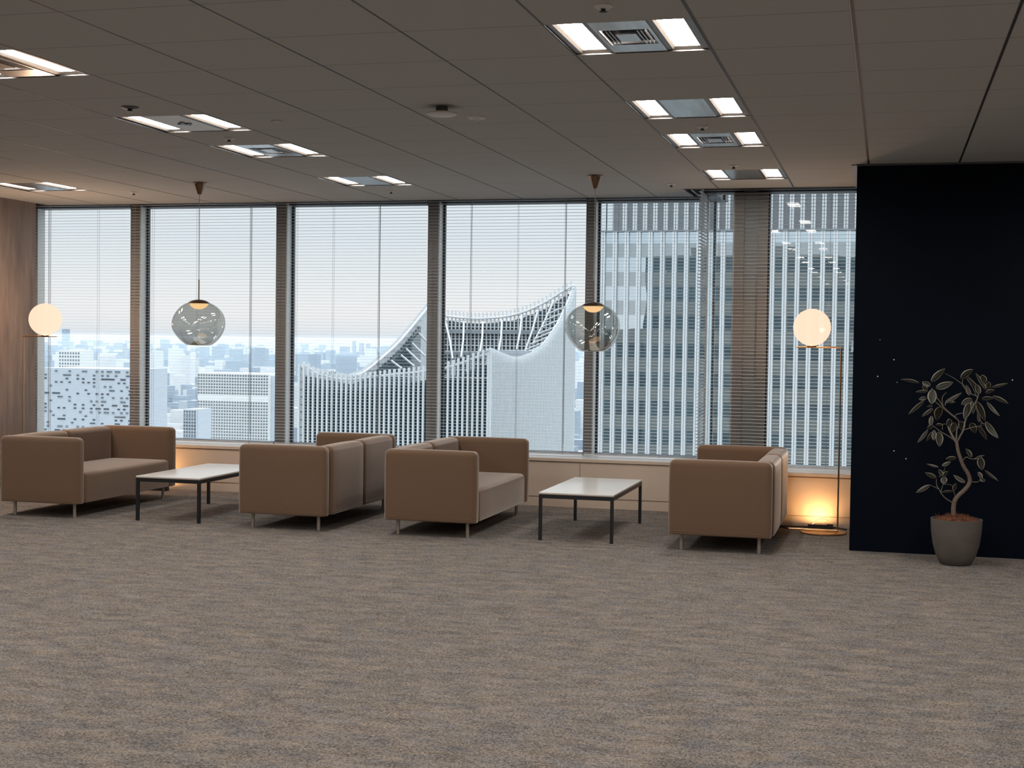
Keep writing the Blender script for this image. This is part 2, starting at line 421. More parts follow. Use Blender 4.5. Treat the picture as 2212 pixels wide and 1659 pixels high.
# right bay
YPR = 12.44; YGR = 12.56
pa, pb = px2x(1583, YPR), px2x(1655, YPR)
mb = MB().box(pa, pa+.085, YPR, YGR+.1, .453, CZ); mb.box(pb-.085, pb, YPR, YGR+.1, .453, CZ)
struct(mb.build('trim_%d' % k, 'mullion')); k += 1
trimbox(pa+.085, pb-.085, YPR+.02, YGR+.1, .453, CZ, mat='pillar')
trimbox(pb, pb+.014, YPR+.04, YGR+.03, .453, CZ, mat='gasket')
for a, b_ in ((-1.574, pa), (pb, -.249)):
    w = thing('window_%d' % wn, ((a+b_)/2, YGR, .453), None, None, kind='structure'); wn += 1
    L = tuple(w.location)
    o = MB().box(a, b_, YGR, YGR+.010, .46, CZ).build('pane', 'window_glass_right', None, origin=L); o.location = (0, 0, 0); o.parent = w
    g = MB().box(a, a+.006, YGR-.006, YGR+.006, .453, CZ); g.box(b_-.022, b_, YGR-.03, YGR+.02, .453, CZ)
    g.box(a, b_, YGR-.02, YGR+.02, .453, .475); g.box(a, b_, YGR-.02, YGR+.02, CZ-.02, CZ+.02)
    o = g.build('frame', 'frame', None, origin=L); o.location = (0, 0, 0); o.parent = w
w = thing('window_%d' % wn, (-1.575, 12.86, .453), None, None, kind='structure'); L = tuple(w.location)
o = MB().box(-1.58, -1.57, YGR, YG, .46, CZ).build('pane', 'window_glass_return', None, origin=L); o.location = (0, 0, 0); o.parent = w
g = MB().box(-1.585, -1.575, YGR-.004, YGR+.004, .453, CZ); g.box(-1.585, -1.571, YG-.006, YG+.006, .453, CZ); g.box(-1.585, -1.565, YGR, YG, .453, .475)
o = g.build('frame', 'frame', None, origin=L); o.location = (0, 0, 0); o.parent = w
trimbox(-1.64, -1.54, 12.60, 13.2, .2, .453, mat='sill')

# ------------------------------------------------------------------ venetian blinds
PITCH = .0302
def blind(p0, p1, label, cords=(), ztop=CZ+.02, zbot=.462):
    p0, p1 = Vector((*p0, 0)), Vector((*p1, 0)); d = (p1-p0); ln = d.length; c = (p0+p1)/2
    t = thing('venetian_blind', (c.x, c.y, zbot), label, 'blind', 'venetian blinds at the windows', rz=math.atan2(d.y, d.x))
    hl = ln/2; hgt = ztop-zbot
    mb = MB(); nslat = int((hgt-.02)/PITCH); wd, cr_ = .0165, .0024
    for q in range(nslat):
        z = .022+q*PITCH
        prof = [(-wd, 0), (-wd*.5, cr_*.75), (0, cr_), (wd*.5, cr_*.75), (wd, 0)]
        for (ya, za), (yb, zb) in zip(prof, prof[1:]):
            mb.quad((-hl, ya, z+za), (hl, ya, z+za), (hl, yb, z+zb), (-hl, yb, z+zb))
    mb.build('slats', 'slat', t)
    MB().box(-hl, hl, -.014, .014, 0, .014).build('bottom_rail', 'slat', t)
    MB().box(-hl, hl, -.022, .022, hgt+.01, hgt+.05).build('headrail', 'white_metal', t)
    for x, thick in cords:
        g = MB()
        r = .0016 if thick else .0008
        for yy in (-.019, .019): g.box(x-r, x+r, yy-r, yy+r, .005, hgt+.02)
        if thick: g.box(x+.012-r, x+.012+r, -.024, -.022, .1, hgt+.02)
        g.build('ladder_cord', 'cord', t)
    return t
YBL, YBR = 12.935, 12.31
bx = [XW+.05] + [px2x(q, YBL) for q in (279.5, 594.5, 921, 1264)] + [XRET-.02]
cpx = [[(107, 1), (212, 0)], [(330, 0), (426, 0), (541, 1)], [(640, 0), (719, 0), (818, 1)], [(1016, 1), (1117, 0), (1219, 1)], [(1333, 0), (1429, 0), (1485, 0)]]
names = ['white slatted blind next to the wooden wall, behind the left globe lamp',
         'white slatted blind behind the left glass pendant and pale gridded tower',
         'white slatted blind between the left pendant and the first back-to-back sofas',
         'white slatted blind in front of the peak of the lattice-crowned tower',
         'white slatted blind right of the glass pendant by the striped tower']
for s_ in range(5):
    a, b_ = bx[s_]+.006, bx[s_+1]-.006
    c = (a+b_)/2
    blind((a, YBL), (b_, YBL), names[s_], [(px2x(q, YBL)-c, th) for q, th in cpx[s_]])
a, b_ = XRET+.012, -.262; c = (a+b_)/2
blind((a, YBR), (b_, YBR), 'white slatted blind of the right bay behind the right globe lamp, crossing the wide pillar',
      [(px2x(q, YBR)-c, 0) for q in (1550, 1700, 1790)])
blind((XRET, YBR+.03), (XRET, YBL-.03), 'narrow white slatted blind seen edge-on in the corner behind the rightmost sofa', [(-.2, 0), (.2, 0)])

# ------------------------------------------------------------------ luminaires
def lum_base():
    "recess 0.64 x 0.64, origin at its centre on the ceiling plane"
    h = S/2
    t = thing('ceiling_light', (0, 0, CZ), 'x', 'ceiling light')
    m_ = MB(); D = .075
    m_.quad((-h, -h, D), (h, -h, D), (h, h, D), (-h, h, D))
    for q in ((-h, -h, h, -h), (h, -h, h, h), (h, h, -h, h), (-h, h, -h, -h)):
        m_.quad((q[0], q[1], 0), (q[2], q[3], 0), (q[2], q[3], D), (q[0], q[1], D))
    # bars either side of each trough
    for a, b_ in ((-h, -.288), (-.158, -.134), (.116, .143), (.275, h)):
        m_.box(a, b_, -h+.002, h-.002, .006, .020)
    m_.build('housing', 'dark_steel', t)
    for a, b_ in ((-.288, -.158), (.143, .275)):
        r = MB()
        r.quad((a, -h+.004, .006), (a+.012, -h+.02, .018), (a+.012, h-.03, .018), (a, h-.004, .006))
        r.quad((b_, -h+.004, .006), (b_-.008, -h+.02, .018), (b_-.008, h-.03, .018), (b_, h-.004, .006))
        r.quad((a, -h+.004, .006), (b_, -h+.004, .006), (b_-.008, -h+.02, .018), (a+.012, -h+.02, .018))
        r.quad((a, h-.004, .006), (b_, h-.004, .006), (b_-.008, h-.03, .018), (a+.012, h-.03, .018))
        ro = r.build('reflector', 'lum_reflector', t)
        MB().quad((a+.012, -h+.02, .0175), (a+.012, h-.03, .0175), (b_-.008, h-.03, .0175), (b_-.008, -h+.02, .0175)).build('light_diffuser', 'lum_diff', ro)
    return t
def add_plain(t):
    MB().box(-.134, .116, -.315, .315, .003, .008).build('centre_plate', 'steel', t)
def add_grille(t):
    h = .315
    g = MB(); g.box(-.134, .116, -h, -.15, .003, .008); g.box(-.134, .116, .15, h, .003, .008)
    g.box(-.134, -.118, -.15, .15, .003, .008); g.box(.100, .116, -.15, .15, .003, .008)
    p = g.build('centre_plate', 'steel', t)
    MB().box(-.055, .037, -.075, .075, .000, .006).build('deflector', 'steel', p)
    v_ = MB()
    for q in range(3):
        for sg in (-1, 1):
            x = -.009+sg*(.060+q*.0165)
            v_.box(x-.0022, x+.0022, -.135, .135, .001, .016)
    v_.build('grille', 'steel', p)
    MB().box(-.118, .100, -.15, .15, .020, .024).build('black_backing', 'black_metal', p)  # black sheet stands in for the shade behind the slots
def add_speaker(t):
    p = MB().box(-.134, .116, -.315, .315, .003, .008).build('centre_plate', 'white_metal', t)
    m_ = MB()
    m_.box(-.05, .04, -.012, .012, -.003, .003); m_.box(-.012, .012, -.06, .05, -.003, .003)
    m_.build('cross_vent', 'black_metal', p)
protos = {}
def luminaire(i, j, kindn, label, group):
    if kindn not in protos:
        t = lum_base(); {'plain': add_plain, 'grille': add_grille, 'speaker': add_speaker}[kindn](t); protos[kindn] = t
    else: t = copy_tree(protos[kindn])
    t.location = (cx_(i)+S/2, cy_(j)+S/2, CZ); t['label'] = label; t['group'] = group
    return t
kinds = {(2, 0): 'grille', (2, 3): 'plain', (2, 5): 'grille', (2, 8): 'plain', (-3, 0): 'grille', (-3, 3): 'speaker', (-3, 5): 'grille', (-3, 8): 'plain', (-8, 8): 'plain'}
lab = {(2, 0): 'square recessed ceiling light with a slotted air grille, nearest of the right row',
       (2, 3): 'recessed ceiling light with a plain steel plate, second nearest in the right row',
       (2, 5): 'recessed ceiling light with a small slotted grille, third in the right row',
       (2, 8): 'small looking recessed ceiling light at the window end of the right row',
       (-3, 0): 'recessed ceiling light cut by the upper left edge of the picture',
       (-3, 3): 'recessed ceiling light with pale plate and small dark cross, upper left',
       (-3, 5): 'recessed ceiling light with a square grille, left of centre above the left pendant',
       (-3, 8): 'recessed ceiling light with striped reflections in its plate, before the middle windows',
       (-8, 8): 'recessed ceiling light in the far left corner above the wooden wall'}
for i in LCOL:
    for j in LROW:
        if (i, j) in lab: luminaire(i, j, kinds[(i, j)], lab[(i, j)], 'recessed ceiling lights')
        else: luminaire(i, j, 'plain', 'recessed twin-strip ceiling light further along the office ceiling, out of view', 'ceiling lights out of view')

# ------------------------------------------------------------------ ceiling fittings
def sprinkler(x, y, label, r=.038, dark=False):
    t = thing('sprinkler', (x, y, CZ), label, 'sprinkler', 'ceiling sprinklers')
    MB().lathe([(r*.2, -.014), (r*.7, -.012), (r, -.004), (r, 0)], seg=20).build('escutcheon', 'pocket' if dark else 'plastic_white', t, smooth='auto')
    q = r*.42; m_ = MB().lathe([(q*.35, -.024), (q*.6, -.020), (q*.6, -.010)], seg=10); m_.lathe([(q*.2, -.029), (q, -.027), (q, -.024), (q*.35, -.023)], seg=14)
    m_.build('head', 'black_metal', t)
for (x, y, l) in ((-4.33, 8.681, 'small white sprinkler just before the grille light, upper left'),
                  (-6.855, 11.791, 'tiny dark-headed sprinkler near the windows, left of the left pendant'),
                  (-4.377, 12.006, 'tiny sprinkler beside the light before the middle windows'),
                  (-1.128, 5.536, 'white sprinkler at the top edge above the nearest right light'),
                  (-1.14, 8.722, 'small sprinkler between the second and third lights of the right row'),
                  (-1.151, 10.654, 'small sprinkler before the last light of the right row'),
                  (-1.797, 11.809, 'small sprinkler near the window corner, right of the right pendant')):
    sprinkler(x, y, l)
sprinkler(-4.335, 7.409, 'larger dark round sprinkler before the cross-plate light, upper left', .052, True)
t = thing('smoke_detector', (-2.51, 7.72, CZ), 'round pale smoke detector on the middle of the ceiling', 'smoke detector')
MB().lathe([(.036, -.034), (.034, 0)], seg=28).build('shadow_mount', 'pocket', t)  # dark colour stands for the shadow between cover and ceiling
MB().lathe([(.01, -.056), (.070, -.054), (.088, -.046), (.088, -.038), (.05, -.034)], seg=32).build('cover', 'plastic_white', t, smooth='auto')
t = thing('ceiling_sensor', (-2.422, 8.13, CZ), 'flat round sensor just behind the smoke detector', 'sensor')
MB().lathe([(.03, -.010), (.052, -.008), (.055, 0)], seg=28).build('ring', 'plastic_white', t, smooth='auto')
MB().lathe([(.004, -.020), (.024, -.014), (.028, -.008)], seg=20).build('lens', 'plastic_white', t, smooth='auto')
t = thing('ceiling_sensor', (-3.691, 8.049, CZ), 'faint flat round sensor between the left lights and the smoke detector', 'sensor')
MB().lathe([(.03, -.006), (.036, -.005), (.038, 0)], seg=24).build('ring', 'ceiling', t, smooth='auto')
MB().lathe([(.004, -.009), (.014, -.007), (.016, -.005)], seg=16).build('lens', 'plastic_white', t, smooth='auto')

# ------------------------------------------------------------------ sofas
def make_sofa(label):
    "origin at the floor centre, back towards -X, arms at -Y and +Y"
    HX, HY, z0, z1, T = .3745, .845, .123, .675, .122
    t = thing('sofa', (0, 0, 0), label, 'sofa', 'two-seat sofas by the windows')
    for sg in (-1, 1):
        ya, yb = (-HY, -HY+T) if sg < 0 else (HY-T, HY)
        MB().rbox(-HX, HX, ya, yb, z0, z1, r=.042, rb=.012, puff=(.004, .006, .003)).build('arm', 'fabric', t, smooth=True, weld=True)
    for a, b_ in ((-HY+T, 0), (0, HY-T)):
        MB().rbox(-HX-.012, -HX+.135, a+.001, b_-.001, z0+.002, z1-.004, r=.042, rb=.012, puff=(.010, 0, .006)).build('backrest', 'fabric', t, smooth=True, weld=True)
    MB().rbox(-HX+.12, HX-.006, -HY+T+.001, HY-T-.001, z0+.002, .375, r=.040, rb=.010, puff=(.008, 0, .014)).build('seat', 'fabric', t, smooth=True, weld=True)
    e = MB(); zz = z0+.028; q = .0022
    for (xa, ya, xb, yb) in ((-HX+.04, -HY, HX-.04, -HY), (HX, -HY+.04, HX, -HY+T-.04), (-HX+.04, HY, HX-.04, HY)):
        e.tube([(xa, ya, zz), (xb, yb, zz)], .0032, 6)
    e.tube([(HX-.007, -HY+T+.02, zz), (HX-.007, HY-T-.02, zz)], .0032, 6)
    for a, b_ in ((-HY+T+.02, -.03), (.03, HY-T-.02)): e.tube([(-HX-.013, a, zz), (-HX-.013, b_, zz)], .0032, 6)
    e.build('hem_seam', 'fabric', t)
    for x in (-1, 1):
        for y in (-1, 1):
            MB().lathe([(.0125, 0), (.0135, .01), (.0135, z0+.02)], (x*.285, y*.742, 0), 14).build('leg', 'leg_metal', t, smooth='auto')
    return t
s0 = make_sofa('camel fabric sofa cut by the left picture edge, beside the globe lamp and wooden wall')
s0.location = (-6.855, 11.115, 0)
for x, y, rz, l in ((-4.647, 11.105, math.pi, 'camel fabric sofa turned left, its grey-lit back showing, right of the left table'),
                    (-3.412, 11.13, 0, 'camel fabric sofa turned right in the middle, back to back with its neighbour'),
                    (-1.168, 11.095, math.pi, 'camel fabric sofa turned left by the right globe lamp, rightmost of the sofas')):
    c = copy_tree(s0); c.location = (x, y, 0); c.rotation_euler = (0, 0, rz); c['label'] = l

# ------------------------------------------------------------------ coffee tables
def make_table(label):
    t = thing('coffee_table', (0, 0, 0), label, 'table', 'low tables between the sofas')
    hx, hy, zt = .292, .640, .372
    MB().rbox(-hx, hx, -hy, hy, zt-.012, zt, r=.0028, nmid=2).build('table_top', 'table_top', t, smooth='auto', weld=True)
    MB().box(-hx+.001, hx-.001, -hy+.001, hy-.001, zt-.016, zt-.012).build('edge_band', 'table_edge', t)
    f = MB(); w = .024
    f.box(-hx, hx, -hy, -hy+w, zt-.046, zt-.016); f.box(-hx, hx, hy-w, hy, zt-.046, zt-.016)
    f.box(-hx, -hx+w, -hy+w, hy-w, zt-.046, zt-.016); f.box(hx-w, hx, -hy+w, hy-w, zt-.046, zt-.016)
    f.build('frame', 'black_metal', t)
    for x in (-1, 1):
        for y in (-1, 1):
            a = x*(hx-w/2); b_ = y*(hy-w/2)
            MB().box(a-w/2, a+w/2, b_-w/2, b_+w/2, 0, zt-.046).build('leg', 'black_metal', t)
    return t
t0 = make_table('white-topped black steel coffee table between the two left sofas')
t0.location = (-5.715, 11.03, 0)
c = copy_tree(t0); c.location = (-2.282, 11.085, 0); c['label'] = 'white-topped black steel coffee table standing clear between the two right sofas'

# ------------------------------------------------------------------ globe floor lamps
def make_lamp(label, loc, sgn, watts):
    t = thing('floor_lamp', loc, label, 'lamp', 'brass floor lamps with globes')
    # origin under the pole; the arm runs towards sgn*X
    R = .151; gx = sgn*.235; za = 1.516
    MB().lathe([(.178, 0), (.185, .003), (.185, .010), (.180, .013)], (sgn*.112, 0, 0), 48).build('base', 'brass', t, smooth='auto')
    MB().tube([(-sgn*.0065, 0, .024), (sgn*.395, 0, .024)], .0085, 10).build('foot_bar', 'brass', t, smooth='auto')
    MB().tube([(0, 0, .024), (0, 0, za)], .0068, 10).build('pole', 'brass', t, smooth='auto')
    MB().tube([(-sgn*.0065, 0, za), (sgn*.358, 0, za)], .0068, 10).build('arm', 'brass', t, smooth='auto')
    MB().lathe([(.040, 0), (.040, .006), (.030, .012)], (gx, 0, za+.005), 24).build('globe_collar', 'brass', t, smooth='auto')
    prof = [(R*math.sin(a), -R*math.cos(a)) for a in [math.radians(q) for q in range(12, 180, 6)]] + [(.001, R)]
    MB().lathe(prof, (gx, 0, za+.012+R*.985), 48, cap=False).build('globe', 'lamp_glow', t, smooth=True)
    l = bpy.data.lights.new('bulb', 'POINT'); l.color = (1.0, .62, .38); l.energy = watts; l.shadow_soft_size = .03
    lo = bpy.data.objects.new('bulb', l); COL.objects.link(lo); lo.location = (gx, 0, za+.012+R); lo.parent = t
    return t
make_lamp('brass globe floor lamp against the wooden wall at the left', (-7.955, 11.68, 0), 1, 170)
make_lamp('brass globe floor lamp in the right bay beside the navy wall', (-.366, 11.66, 0), -1, 55)
# small black floor uplights against the wainscot
def uplight(loc, label):
    t = thing('floor_uplight', loc, label, 'light', 'black floor uplights')
    MB().box(-.095, .095, -.028, .028, 0, .022).box(-.095, .095, -.028, -.020, .022, .040).box(.06, .11, -.03, .03, 0, .045).build('housing', 'black_rubber', t)
    MB().quad((-.085, -.018, .0225), (.055, -.018, .0225), (.055, .024, .0225), (-.085, .024, .0225)).build('lens', 'uplight', t)
    return t
uplight((-.52, 11.90, 0), 'low black uplight glowing on the wainscot behind the right lamp base')
uplight((-6.98, 12.49, 0), 'black floor uplight hidden behind the leftmost sofa, lighting the wainscot')
# cables
def cord(pts, r, label):
    # smooth the polyline
    P = [Vector(p) for p in pts]; out = []
    for a in range(len(P)-1):
        p0, p1, p2, p3 = P[max(a-1, 0)], P[a], P[a+1], P[min(a+2, len(P)-1)]
        for q in range(6):
            s_ = q/6
            out.append(.5*((2*p1)+(-p0+p2)*s_+(2*p0-5*p1+4*p2-p3)*s_*s_+(-p0+3*p1-3*p2+p3)*s_**3))
    out.append(P[-1])
    tag(MB().tube(out, r, 6).build('power_cord', 'black_rubber', smooth=True), label, 'cord', 'cords on the floor in the right bay')
cord([(-.92, 11.90, .006), (-.80, 11.84, .007), (-.70, 11.80, .006), (-.62, 11.93, .006), (-.55, 11.97, .007)], .005, 'black cord running flat from behind the rightmost sofa, nearer of the two')
cord([(-.95, 11.97, .007), (-.82, 11.95, .006), (-.72, 11.96, .007), (-.60, 11.99, .006), (-.40, 12.0, .006), (-.30, 11.9, .006)], .006, 'black cord lying close along the foot of the wainscot')
cord([(-.60, 11.96, .008), (-.575, 11.93, .04), (-.53, 11.92, .078), (-.475, 11.92, .085), (-.455, 11.93, .06), (-.49, 11.96, .035), (-.56, 11.98, .02), (-.62, 11.98, .008)], .003, 'thin cord standing up in a loop by the uplight')

# ------------------------------------------------------------------ glass pendants
def make_pendant(label, loc, seed, rz):
    t = thing('pendant_lamp', loc, label, 'pendant lamp', 'smoked glass pendants')
    dz = CZ
    MB().lathe([(.010, -.108), (.017, -.104), (.048, -.012), (.062, -.006), (.062, 0)], seg=32).build('canopy', 'bronze', t, smooth='auto')
    MB().tube([(0, 0, -.105), (0, 0, 2.020-dz)], .0026, 8).build('cable', 'leg_metal', t)
    MB().tube([(0, 0, 2.030-dz), (0, 0, 1.850-dz)], .0048, 10).build('stem', 'bronze', t)
    cap = [(.004, 1.858-dz), (.030, 1.856-dz), (.060, 1.848-dz), (.088, 1.834-dz), (.094, 1.826-dz), (.09, 1.822-dz)]
    MB().lathe(cap, seg=40).build('cap', 'bronze', t, smooth='auto')
    MB().lathe([(.001, 1.772-dz), (.030, 1.775-dz), (.055, 1.786-dz), (.074, 1.804-dz), (.084, 1.822-dz)], seg=40).build('diffuser', 'pend_led', t, smooth='auto')
    # melted globe
    rnd = random.Random(seed)
    ph = [rnd.uniform(0, 6.28) for _ in range(8)]
    g = MB(); nr, ns = 36, 64
    zc = 1.640-dz; RX, RT, RBm = .222, .205, .208
    rings = []
    for a in range(nr+1):
        th = math.pi*(a/nr)            # 0 = top
        k_ = len(g.v)
        for s_ in range(ns):
            f = 2*math.pi*s_/ns
            r = RX*math.sin(th)**.92; z = (RT if th < math.pi/2 else RBm)*math.cos(th)
            w_ = math.sin(th)**2
            r *= 1+w_*(.035*math.sin(2*f+ph[0]+1.4*math.cos(th))+.020*math.sin(3*f+ph[1]-2*math.cos(th)))
            z += w_*.010*math.sin(2*f+ph[2])
            if math.cos(th) < -.2: r *= 1-.10*(-math.cos(th)-.2)*(1+.6*math.sin(f+ph[3]))
            if math.cos(th) < -.86:                     # dimpled underside
                q = (-math.cos(th)-.86)/.14
                z += .050*q*q*(1+.35*math.sin(f+ph[4]))
            g.v.append((r*math.cos(f), r*math.sin(f), zc+z))
        rings.append(k_)
    for a, b_ in zip(rings, rings[1:]):
        for s_ in range(ns): g.f.append((a+s_, b_+s_, b_+(s_+1) % ns, a+(s_+1) % ns))
    o = g.build('glass_globe', 'pend_glass', t, smooth=True, weld=True)
    t.rotation_euler = (0, 0, rz)
    return t
make_pendant('smoked glass globe pendant hanging at the left, over the left coffee table', (-5.829, 11.13, CZ), 3, .4)
make_pendant('smoked glass globe pendant hanging right of centre, before the dark mullion', (-2.312, 11.13, CZ), 5, 2.2)

# ------------------------------------------------------------------ potted plant
PY = 10.33
pp = thing('potted_plant', (.493, PY, 0), 'variegated rubber plant with a curved trunk in a grey stone pot by the navy wall', 'plant')
MB().lathe([(.095, 0), (.108, .006), (.135, .060), (.158, .14), (.171, .23), (.176, .318), (.1755, .322), (.166, .322), (.163, .30), (.150, .28)], seg=56).build('pot', 'pot', pp, smooth='auto')
g = MB(); rings = []
for a in range(9):
    r = .163*a/8; k_ = len(g.v)
    for s_ in range(28):
        f = 2*math.pi*s_/28; zz = .298+.045*(1-(a/8)**2)+(.014*random.random() if a < 8 else 0)
        g.v.append((r*math.cos(f), r*math.sin(f), zz))
    rings.append(k_)
for a, b_ in zip(rings, rings[1:]):
    for s_ in range(28): g.f.append((a+s_, b_+s_, b_+(s_+1) % 28, a+(s_+1) % 28))
for q in range(260):
    f = random.uniform(0, 6.28); r = random.uniform(.02, .15); zz = .31+.04*(1-(r/.163)**2)
    x, y = r*math.cos(f), r*math.sin(f); d = Vector((random.uniform(-1, 1), random.uniform(-1, 1), random.uniform(-.1, .5))).normalized()*random.uniform(.015, .035)
    g.tube([(x, y, zz), (x+d.x, y+d.y, zz+d.z)], .0011, 3, False)
g.build('soil', 'soil', pp)
O = Vector((.493, PY, 0))
def B(x, y, dy=0.0): return at(1820+x/3.319, 760+y/3.319, PY+dy)-O
def A(x, y, dy=0.0): return at(1930+x/7.541, 780+y/7.541, PY+dy)-O
def smooth_line(P, nsub=5):
    out = []
    for a in range(len(P)-1):
        p0, p1, p2, p3 = P[max(a-1, 0)], P[a], P[a+1], P[min(a+2, len(P)-1)]
        for q in range(nsub):
            s_ = q/nsub
            out.append(.5*((2*p1)+(-p0+p2)*s_+(2*p0-5*p1+4*p2-p3)*s_*s_+(-p0+3*p1-3*p2+p3)*s_**3))
    out.append(P[-1]); return out
tr = smooth_line([B(799, 1220), B(796, 1110), B(817, 1047), B(880, 985, .01), B(912, 932, .02), B(903, 880, .02), B(868, 822, .01), B(842, 755), B(826, 700), B(818, 645)])
nT = len(tr)
MB().tube(tr, [.0172-.0065*q/(nT-1) for q in range(nT)], 12).build('trunk', 'bark', pp, smooth=True)
br = MB()
def branch(P, r0, r1):
    L_ = smooth_line(P); br.tube(L_, [r0+(r1-r0)*q/(len(L_)-1) for q in range(len(L_))], 7)
branch([B(818, 650), B(792, 612), B(768, 565), B(752, 520, .02)], .0105, .006)
branch([B(820, 650), B(846, 600, -.03), B(866, 560, -.04), B(885, 480, -.02), B(930, 400, 0), B(965, 340), B(975, 300)], .007, .004)
branch([B(815, 640), B(820, 560, .04), B(835, 500, .05), B(765, 435, .02), B(722, 395), B(700, 360), B(655, 300), B(640, 260)], .0055, .003)
branch([B(722, 395), B(715, 330, .03), B(745, 290, .02)], .003, .002)
branch([B(640, 330), B(690, 380), B(790, 460, .03), B(830, 490, .05)], .0032, .004)
branch([B(735, 385), B(745, 350, .01), B(800, 315, 0), B(850, 295)], .003, .002)
branch([B(860, 440, .03), B(815, 450, .04), B(810, 465, .05)], .003, .003)
branch([B(970, 320), B(900, 290), B(880, 250, .02), B(800, 190, .02), B(735, 155, 0)], .0035, .0014)
branch([B(965, 330), B(935, 260), B(890, 190)], .003, .002)
branch([B(900, 290), B(862, 240), B(860, 200)], .003, .002)
branch([B(798, 632), B(760, 605, -.02), B(700, 570, -.03), B(650, 530, -.03)], .004, .002)
branch([B(716, 560, .02), B(720, 520, .03), B(745, 520, .03)], .0022, .0015)
branch([B(960, 400, .0), B(975, 470, .02), B(1010, 520, .0)], .003, .002)
branch([B(870, 560, -.04), B(940, 540, -.02), B(1000, 530, .0)], .003, .002)
branch([B(787, 1080), B(738, 1050, -.03), B(705, 1012, -.05), B(690, 985, -.05), B(628, 955, -.07)], .0042, .0018)
branch([B(700, 1000, -.05), B(675, 955, -.03), B(673, 912, -.02)], .0026, .0016)
branch([B(704, 1006, -.05), B(716, 965, -.02), B(728, 935, -.03)], .0022, .0015)
branch([B(722, 950, -.03), B(760, 950, -.0), B(790, 960, .0)], .0018, .0012)
branch([B(812, 1045), B(800, 1010, -.02), B(798, 992, -.02)], .0028, .0018)
branch([B(922, 930, .02), B(970, 933, .0), B(1002, 905, -.02)], .0034, .002)
branch([B(862, 778, .0), B(888, 755, -.02), B(925, 768, -.03), B(985, 762, -.04), B(1000, 745, -.04)], .0032, .0018)
branch([B(690, 895, -.02), B(715, 880, .0), B(735, 830, .0)], .002, .0014)
br.build('branches', 'twig', pp, smooth=True)
leaves = [('A', 420, 355, 125, 300, 62), ('A', 615, 340, 838, 125, 125), ('A', 600, 400, 468, 335, 110), ('A', 690, 440, 970, 345, 140), ('A', 560, 490, 355, 505, 55),
 ('A', 640, 455, 622, 698, 185), ('A', 545, 590, 415, 622, 75), ('A', 500, 650, 240, 870, 75), ('A', 650, 770, 460, 905, 70), ('A', 765, 745, 705, 965, 165),
 ('A', 560, 470, 470, 400, 90), ('A', 840, 690, 1110, 520, 60), ('A', 1095, 285, 1300, 135, 130), ('A', 1420, 520, 1190, 240, 55), ('A', 1510, 470, 1340, 200, 75),
 ('A', 1480, 360, 1440, 225, 120), ('A', 1560, 450, 1540, 335, 110), ('A', 1590, 430, 1862, 362, 55), ('A', 1500, 515, 1650, 472, 75), ('A', 1610, 570, 1870, 690, 78),
 ('A', 1440, 615, 1630, 605, 80), ('A', 1520, 660, 1730, 895, 70), ('A', 1355, 660, 1490, 975, 130), ('A', 1280, 610, 1105, 705, 130), ('A', 1235, 680, 1152, 945, 150),
 ('A', 1500, 985, 1710, 1255, 125), ('A', 1385, 1055, 1522, 1288, 80), ('A', 1265, 1010, 1335, 1172, 140), ('A', 1095, 980, 1120, 1145, 140), ('A', 1000, 1000, 945, 1168, 125),
 ('A', 930, 950, 870, 1065, 110), ('A', 640, 1040, 552, 1112, 85), ('A', 562, 1120, 390, 1330, 65), ('A', 640, 1150, 540, 1305, 60), ('A', 730, 1150, 750, 1392, 150),
 ('A', 660, 1120, 650, 1290, 90), ('A', 620, 890, 600, 1050, 90), ('A', 1400, 1000, 1370, 840, 60), ('A', 690, 1040, 800, 1040, 50), ('A', 1410, 1030, 1510, 1045, 50),
 ('A', 1250, 560, 1190, 390, 90), ('A', 1400, 540, 1340, 370, 110), ('A', 640, 740, 540, 745, 45), ('A', 1240, 780, 1290, 650, 80), ('A', 900, 660, 1010, 665, 45), ('A', 1330, 700, 1290, 860, 70),
 ('B', 925, 757, 883, 695, 36), ('B', 818, 762, 740, 768, 36), ('B', 943, 775, 1018, 742, 20), ('B', 985, 755, 1002, 848, 66), ('B', 1018, 848, 1118, 926, 22), ('B', 968, 862, 1003, 905, 34),
 ('B', 985, 905, 1022, 928, 30), ('B', 688, 826, 603, 804, 18), ('B', 712, 818, 775, 788, 32), ('B', 674, 905, 593, 868, 38), ('B', 715, 892, 690, 842, 34), ('B', 722, 890, 757, 856, 34),
 ('B', 725, 893, 725, 948, 56), ('B', 628, 954, 527, 1010, 38), ('B', 797, 998, 815, 943, 36), ('B', 795, 1000, 708, 1008, 20), ('B', 880, 938, 795, 882, 34)]
lv = []; lf = []; rim = []
rnd = random.Random(11)
